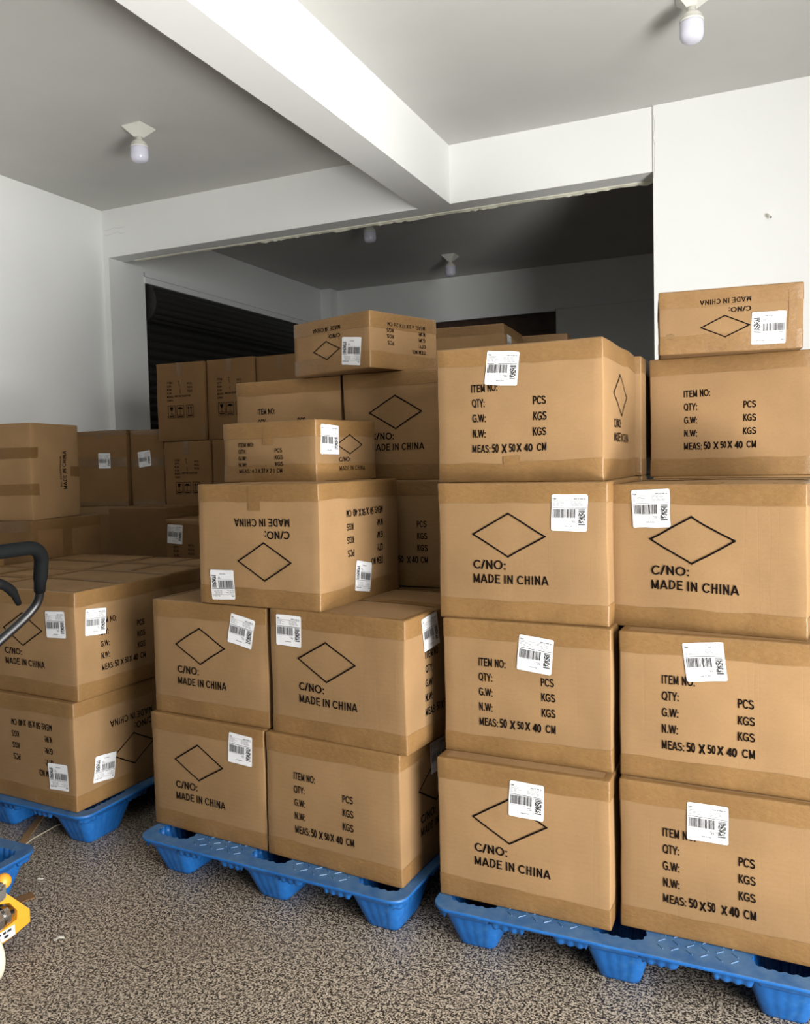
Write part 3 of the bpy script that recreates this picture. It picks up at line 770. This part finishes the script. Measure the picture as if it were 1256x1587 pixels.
def make_pallet(label, x, y, ang, deck_label=None):
    """x, y: front right corner"""
    a = R(ang); ux, uy = math.cos(a), math.sin(a)
    root = empty('plastic_pallet', (x-ux*PW/2-uy*PD/2, y-uy*PW/2+ux*PD/2, 0), a)
    tag(root, label, 'pallet', 'blue plastic pallets on the floor')
    if _pal:
        for ch in _pal[0]:
            c = ch.copy(); COL.objects.link(c); c.parent = root
        return root
    # deck: filled 2-D curve with nine scalloped openings, thickened
    cu = bpy.data.curves.new('deck', 'CURVE'); cu.dimensions = '2D'; cu.fill_mode = 'BOTH'; cu.extrude = .004
    def spl(pts):
        s = cu.splines.new('POLY'); s.points.add(len(pts)-1)
        for i, p in enumerate(pts): s.points[i].co = (p[0], p[1], 0, 1)
        s.use_cyclic_u = True
    spl(rrect(PW/2, PD/2, .05, 8))
    hole = scallop(.072, .105, .03, .007)
    for lx in LEGX:
        for ly in LEGY: spl([(p.x+lx, p.y+ly) for p in hole])
    o = bpy.data.objects.new('t', cu); COL.objects.link(o); bpy.context.view_layer.update()
    me = bpy.data.meshes.new_from_object(o.evaluated_get(bpy.context.evaluated_depsgraph_get())); bpy.data.objects.remove(o)
    bm = bmesh.new(); bm.from_mesh(me)
    bmesh.ops.translate(bm, verts=bm.verts, vec=(0, 0, PH-.004))
    # raised anti-slip bars
    for lx0, lx1, ly0, ly1 in [(-.31, -.095, -PD/2+.03, PD/2-.03), (.095, .31, -PD/2+.03, PD/2-.03), (-.49, .49, -.33, -.115), (-.49, .49, .115, .33)]:
        nx = int((lx1-lx0)/.035); ny = int((ly1-ly0)/.03)
        for i in range(nx):
            for j in range(ny):
                px, py = lx0+(i+.5)*(lx1-lx0)/nx, ly0+(j+.5)*(ly1-ly0)/ny; t = R(45 if (i+j) % 2 else -45)
                dx, dy = .013*math.cos(t), .013*math.sin(t); ex, ey = -.0016*math.sin(t), .0016*math.cos(t)
                b = [bm.verts.new((px+s*dx+q*ex, py+s*dy+q*ey, PH-.001)) for s, q in ((-1, -1), (1, -1), (1, 1), (-1, 1))]
                u = [bm.verts.new((px+s*dx*.8+q*ex*.4, py+s*dy*.8+q*ey*.4, PH+.002)) for s, q in ((-1, -1), (1, -1), (1, 1), (-1, 1))]
                bm.faces.new(u)
                for k in range(4): bm.faces.new((b[k], b[(k+1) % 4], u[(k+1) % 4], u[k]))
    parts = [link_mesh('deck', bm, M['blue_top'], root)]
    # rim: lip flaring in, fluted skirt that drops lower between the legs
    outer = rrect(PW/2, PD/2, .05, 8); P = []
    for i in range(len(outer)):
        p, q = Vector(outer[i]), Vector(outer[(i+1) % len(outer)]); n = max(1, int((q-p).length/.006))
        for k in range(n): P.append(p.lerp(q, k/n))
    bm = bmesh.new(); rings = []
    for i, p in enumerate(P):
        t = (P[(i+1) % len(P)]-P[i-1]).normalized(); nr = Vector((t.y, -t.x))
        s = p.x if abs(p.y) > PD/2-.05 else p.y; pitch = .405 if abs(p.y) > PD/2-.05 else .445
        ph = abs(((s/pitch)+.5) % 1-.5)*2        # 0 at a leg, 1 midway
        flute = (.35 < ph < .80); fl = .006*abs(math.sin(s*2*PI/.052)) if flute else 0
        drop = .030 if ph < .30 else .033+.003*abs(math.sin(s*2*PI/.052)) if flute else .022
        inn = .012-fl
        pr = [(0, PH-.004), (.004, PH-.001), (.0, PH-.009), (-.004, PH-.0125), (-.010-inn*.3, PH-.0145), (-inn-.004, PH-drop*.75), (-inn-.009, PH-drop), (-inn-.013, PH-drop), (-.022, PH-.016)]
        pr = [(0-.006, PH), (0, PH-.002), (.0015, PH-.006), (-.001, PH-.011), (-.008, PH-.014), (-inn-.004, PH-drop*.8), (-inn-.007, PH-drop), (-inn-.012, PH-drop), (-.026, PH-.012)]
        rings.append([bm.verts.new((p.x+nr.x*dd, p.y+nr.y*dd, z)) for dd, z in pr])
    for i in range(len(rings)):
        a_, b_ = rings[i], rings[(i+1) % len(rings)]
        for k in range(len(a_)-1): bm.faces.new((a_[k], a_[k+1], b_[k+1], b_[k])).smooth = True
    parts.append(link_mesh('rim', bm, M['blue'], root))
    # hollow cup legs
    bm = bmesh.new()
    prof = [(1.0, PH-.004), (1.05, PH-.012), (1.15, PH-.020), (1.10, PH-.045), (.76, .008), (.72, .0), (.69, .0)]
    def ring(sc_, z, amp): return [bm.verts.new((p.x*sc_, p.y*sc_, z)) for p in scallop(.072, .105, .03, amp)]
    outs = [ring(s*1.04, z, .0014) for s, z in prof]; ins = [ring(s, z+.004, .007) for s, z in ((1, PH-.005), (.97, PH-.03), (.70, .008), (.66, .004))]
    def bridge(A):
        for a_, b_ in zip(A, A[1:]):
            for k in range(len(a_)): bm.faces.new((a_[k], a_[(k+1) % len(a_)], b_[(k+1) % len(a_)], b_[k])).smooth = True
    bridge(outs); bridge(ins[::-1]); bridge([outs[0], ins[0]][::-1])
    bm.faces.new(outs[-1][::-1]); bm.faces.new(ins[-1])
    bmesh.ops.recalc_face_normals(bm, faces=bm.faces)
    leg = link_mesh('leg', bm, M['blue'], root); first = True
    for lx in LEGX:
        for ly in LEGY:
            l = leg if first else leg.copy()
            if not first: COL.objects.link(l)
            first = False; l.parent = root; l.location = (lx, ly, 0); parts.append(l)
    _pal.append(parts); return root
_pal = []
make_pallet('blue pallet under the nearest two towers, its front rim running out of the picture', .145, 2.088, -.6)
make_pallet('blue pallet with worn rim under the middle stacks, fully seen between two gaps of floor', -.965, 2.075, -3.2)
make_pallet('blue pallet in shade under the twin-labelled corner cartons', -2.275, 2.172, -1.5)
make_pallet('empty blue pallet with open leg cup behind the yellow jack', -2.243, .75, 0)
make_pallet('blue pallet out of view beneath the stack with the sideways carton', -3.33, 2.94, 0)
make_pallet('blue pallet out of view beneath the far cartons by the wall', -3.37, 4.165, 0)
make_pallet('blue pallet out of view beneath the symbol-printed cartons', -2.30, 4.05, 0)
make_pallet('blue pallet out of view beneath the pale cartons at the opening', -1.05, 4.36, 0)

# ------------------------------------------------------------------ bulbs
def bulb():
    r = empty('ceiling_bulb', (0, 0, H))
    bm = bmesh.new(); s = .068
    b = [bm.verts.new((i*s, j*s, -.0005)) for i, j in ((-1, -1), (1, -1), (1, 1), (-1, 1))]
    m_ = [bm.verts.new((i*s, j*s, -.006)) for i, j in ((-1, -1), (1, -1), (1, 1), (-1, 1))]
    t = [bm.verts.new((i*.02, j*.02, -.058)) for i, j in ((-1, -1), (1, -1), (1, 1), (-1, 1))]
    bm.faces.new(b); bm.faces.new(t[::-1])
    for k in range(4):
        j = (k+1) % 4; bm.faces.new((b[j], b[k], m_[k], m_[j])); bm.faces.new((m_[j], m_[k], t[k], t[j]))
    link_mesh('ceiling_rose', bm, M['plastic_w'], r)
    bm = bmesh.new(); add_lathe(bm, [(0, -.05), (.019, -.052), (.019, -.075), (.022, -.077), (.034, -.084), (.046, -.098), (.050, -.112), (.0515, -.113), (.0515, -.121), (0, -.121)])
    link_mesh('bulb_cap', bm, M['plastic_w'], r)
    bm = bmesh.new(); add_lathe(bm, [(0, -.119), (.0495, -.120), (.051, -.130), (.052, -.165), (.050, -.180), (.044, -.194), (.032, -.203), (.015, -.207), (0, -.208)], 32)
    link_mesh('bulb_globe', bm, M['glass'], r)
    return r
b0 = bulb()
for i, (bx, by, lb) in enumerate(((-3.383, 3.876, 'white capsule bulb hanging over the shaded left ceiling bay'), (-.300, 3.864, 'white capsule bulb cut by the top of the picture, on the bright ceiling'),
                                  (-2.853, 7.65, 'white capsule bulb wholly seen on the dark back-room ceiling'), (-2.987, 6.135, 'white capsule bulb half hidden by the torn beam edge'))):
    o = b0 if i == 0 else copy_tree(b0); o.location = (bx, by, H); tag(o, lb, 'light bulb', 'capsule bulbs on the ceilings')

# wall plug left in the white wall
def plug():
    r = empty('wall_plug', (.006, YB-.012, 2.689)); tag(r, 'small white plastic plug sticking out of the bright white wall', 'wall plug')
    bm = bmesh.new(); add_tube(bm, [(-.008, .0, .010), (-.008, -.006, .010)], .011, 10); add_tube(bm, [(-.008, -.004, .010), (.012, -.035, -.012)], .0075, 10)
    link_mesh('plug_body', bm, M['plastic_w'], r)
    bm = bmesh.new(); add_tube(bm, [(.0118, -.0345, -.0118), (.0128, -.037, -.0132)], .0045, 8); link_mesh('plug_hole', bm, M['dark'], r)
plug()

# ------------------------------------------------------------------ pallet jack
def jack():
    jy = 1.375
    r = empty('pallet_jack', (-2.0, jy, 0)); tag(r, 'yellow hand pallet jack with black looped handle, cut by the picture edge', 'pallet jack')
    # yellow yoke: thick hexagonal plate with a hollow, facing the camera side (+x); local x 0
    bm = bmesh.new()
    out = [(.19, .250), (.257, .178), (.317, .110), (.317, .072), (.258, .062), (.20, .058), (-.20, .058), (-.258, .062), (-.317, .072), (-.317, .110), (-.257, .178), (-.19, .250)]
    inn = [(.13, .212), (.250, .163), (.274, .128), (.272, .104), (.225, .098), (.15, .096), (-.15, .096), (-.225, .098), (-.272, .104), (-.274, .128), (-.250, .163), (-.13, .212)]
    n = len(out)
    vo = [[bm.verts.new((x, p[0], p[1])) for p in out] for x in (-.03, .0)]; vi = [[bm.verts.new((x, p[0], p[1])) for p in inn] for x in (-.03, .0)]
    for k in range(n):
        j = (k+1) % n
        bm.faces.new((vo[1][k], vo[1][j], vi[1][j], vi[1][k])); bm.faces.new((vo[0][j], vo[0][k], vi[0][k], vi[0][j]))
        bm.faces.new((vo[0][k], vo[0][j], vo[1][j], vo[1][k])); bm.faces.new((vi[0][j], vi[0][k], vi[1][k], vi[1][j]))
    add_box(bm, -.19, -.30, .058, -.03, .30, .075)
    bmesh.ops.recalc_face_normals(bm, faces=bm.faces)
    link_mesh('yoke', bm, M['yellow'], r)
    bm = bmesh.new(); add_box(bm, 0.0004, .13, .064, .0015, .262, .094, 0)
    for k, (y0, y1, z0, z1) in enumerate(((.222, .232, .083, .090), (.236, .250, .083, .090), (.225, .240, .070, .078), (.150, .215, .084, .090), (.150, .205, .070, .078))): add_box(bm, .0014, y0, z0, .002, y1, z1, 1)
    link_mesh('maker_plate', bm, [M['paper'], M['print_black']], r)
    for s in (-1, 1):
        bm = bmesh.new(); y0, y1 = s*.20-.075, s*.20+.075
        add_box(bm, -1.25, y0, .055, -.16, y1, .092); bm.verts.ensure_lookup_table()
        for v in bm.verts:
            if v.co.x < -1.2: v.co.y = s*.20+(v.co.y-s*.20)*.6
        link_mesh('fork', bm, M['yellow'], r)
        bm = bmesh.new(); add_lathe_y(bm, (-1.05, s*.20, .035), .035, .03); link_mesh('load_roller', bm, M['nylon'], r)
    # pump, casting, linkage
    bm = bmesh.new(); add_tube(bm, [(.0, .0, .10), (.0, .0, .34)], .05, 20); add_tube(bm, [(.0, .0, .34), (.0, .0, .40)], [.03, .03], 16); link_mesh('pump_cylinder', bm, M['grey_cast'], r)
    bm = bmesh.new(); add_box(bm, -.02, -.15, .195, .03, .222, .245); add_box(bm, .0, .10, .215, .05, .20, .25); add_box(bm, -.02, -.10, .23, .07, .10, .30)
    bmesh.ops.bevel(bm, geom=bm.edges[:], offset=.008, segments=2, affect='EDGES'); link_mesh('pump_casting', bm, M['grey_cast'], r)
    bm = bmesh.new(); add_tube(bm, [(-.012, -.28, .13), (-.012, .262, .13)], .017, 16); add_lathe_y(bm, (-.012, .235, .13), .027, .007); add_lathe_y(bm, (-.012, .205, .13), .032, .01); link_mesh('torsion_shaft', bm, M['chrome'], r)
    bm = bmesh.new(); add_box(bm, -.08, -.26, .098, -.045, .262, .162); link_mesh('linkage_guard', bm, M['dark'], r)
    bm = bmesh.new(); bmesh.ops.create_uvsphere(bm, u_segments=20, v_segments=12, radius=.022, matrix=Matrix.Translation((.0, .232, .236)))
    for f in bm.faces: f.smooth = True
    link_mesh('release_knob', bm, M['yellow'], r)
    bm = bmesh.new(); add_tube(bm, [(.03, -.14, .09), (.03, .14, .09)], .012, 12); add_tube(bm, [(.03, 0, .09), (.0, 0, .14)], .022, 12); link_mesh('axle', bm, M['chrome'], r)
    for s in (-1, 1):
        bm = bmesh.new(); c = (.03, s*.112, .09)
        prof = [(.030, -.026), (.082, -.026), (.088, -.020), (.09, -.01), (.09, .01), (.088, .020), (.082, .026), (.030, .026), (.030, -.026)]
        n = 36; rings = [[bm.verts.new((c[0]+q*math.cos(2*PI*k/n), c[1]+t, c[2]+q*math.sin(2*PI*k/n))) for k in range(n)] for q, t in prof]
        for a_, b_ in zip(rings, rings[1:]):
            for k in range(n): bm.faces.new((a_[k], a_[(k+1) % n], b_[(k+1) % n], b_[k])).smooth = True
        wl = link_mesh('steer_wheel', bm, M['nylon'], r)
        bm = bmesh.new(); add_lathe_y(bm, c, .0305, .022); link_mesh('wheel_hub', bm, M['grey_cast'], wl)
    # handle: stem rising towards the loop (loop plane holds the y axis and the stem axis)
    def H_(y, z): return Vector((-1.625+2.0-(1.222-z)*.4, y-jy, z))
    bm = bmesh.new(); add_tube(bm, [(.02, 0, .30), H_(1.345, .93)], [.021, .019], 14); add_tube(bm, [(-.01, -.07, .33), (-.01, .07, .33)], .022, 14)
    link_mesh('handle_stem', bm, M['blacktube'], r)
    right = [(1.350, .93), (1.372, .972), (1.465, 1.040), (1.494, 1.075), (1.4885, 1.115), (1.474, 1.160)]
    pts = fillet([H_(*q) for q in right], .03, 6)
    left = [H_(2*1.335-q[0], q[1]) for q in right]
    bm = bmesh.new(); add_tube(bm, pts, .0112, 16); add_tube(bm, fillet(left, .03, 6), .0112, 16); link_mesh('handle_tube', bm, M['blacktube'], r)
    grip = [(1.4885, 1.105), (1.478, 1.150), (1.466, 1.200), (1.436, 1.222), (1.335, 1.222)]
    gp = fillet([H_(*q) for q in grip], .035, 8); gl = [Vector((v.x, 2*(1.335-jy)-v.y, v.z)) for v in gp][::-1]
    full = gp+gl[1:]; nn = len(full); rad = [.0135+.0035*min(1, min(i, nn-1-i)/3) for i in range(nn)]
    bm = bmesh.new(); add_tube(bm, full, rad, 18); link_mesh('handle_grip', bm, M['rubber'], r)
    bm = bmesh.new(); lv = [H_(1.335, 1.150), H_(1.363, 1.141), H_(1.396, 1.119), H_(1.421, 1.085)]
    add_tube(bm, [Vector((v.x+.012, v.y, v.z)) for v in fillet(lv, .02, 4)], [.012]*3+[.0115]*6+[.009]*(len(fillet(lv, .02, 4))-10)+[.007], 12)
    link_mesh('trigger_lever', bm, M['rubber'], r)
    bm = bmesh.new(); add_tube(bm, [H_(1.345, .92), H_(1.338, 1.16)], .012, 12); link_mesh('lever_bracket', bm, M['blacktube'], r)
    return r
jack()

# ------------------------------------------------------------------ litter on the floor
def strip(name, pts, wd, t, mat, label, cat, lift=.0):
    bm = bmesh.new(); prev = None
    for i, p in enumerate(pts):
        p = Vector(p); q = Vector(pts[min(i+1, len(pts)-1)])-Vector(pts[max(i-1, 0)]); s = Vector((-q.y, q.x, 0)).normalized()*wd/2
        ring = [bm.verts.new(p-s), bm.verts.new(p+s), bm.verts.new(p+s+Vector((0, 0, t))), bm.verts.new(p-s+Vector((0, 0, t)))]
        if prev:
            for k in range(4): bm.faces.new((prev[k], prev[(k+1) % 4], ring[(k+1) % 4], ring[k]))
        else: bm.faces.new(ring[::-1])
        prev = ring
    bm.faces.new(prev); o = link_mesh(name, bm, mat); tag(o, label, cat); return o
strip('cardboard_strip', [(-2.50, 2.06, .001), (-2.60, 2.20, .001), (-2.69, 2.345, .001), (-2.76, 2.46, .001)], .028, .004, M['carton'], 'long strip of brown cardboard lying under the shaded blue pallet', 'litter')
strip('packing_strap', [(-2.53, 2.08, .001), (-2.60, 2.205, .002), (-2.575, 2.305, .001), (-2.52, 2.38, .001)][:1]+[(-2.565, 2.20, .001), (-2.57, 2.31, .001), (-2.55, 2.40, .001)], .004, .0015, plain('clear_strap', (.6, .52, .4), .4), 'thin pale strand of strapping on the floor beside the cardboard strip', 'litter')
strip('cardboard_scrap', [(-2.245, 1.84, .001), (-2.24, 1.87, .001), (-2.225, 1.90, .001)], .045, .003, M['carton_dark'], 'torn scrap of brown cardboard on the floor behind the yellow jack frame', 'litter')
strip('plastic_film', [(-1.955, 1.735, .0008), (-1.945, 1.745, .007), (-1.937, 1.757, .0008)], .012, .0012, plain('clear_film', (.62, .60, .52), .25), 'crumpled bit of clear film alone on the open granite floor', 'litter')
strip('paper_scrap', [(-2.30, 1.985, .0008), (-2.28, 1.99, .001)], .008, .001, plain('pale_paper', (.75, .74, .66), .7), 'tiny pale paper flake beside the empty pallet corner', 'litter')
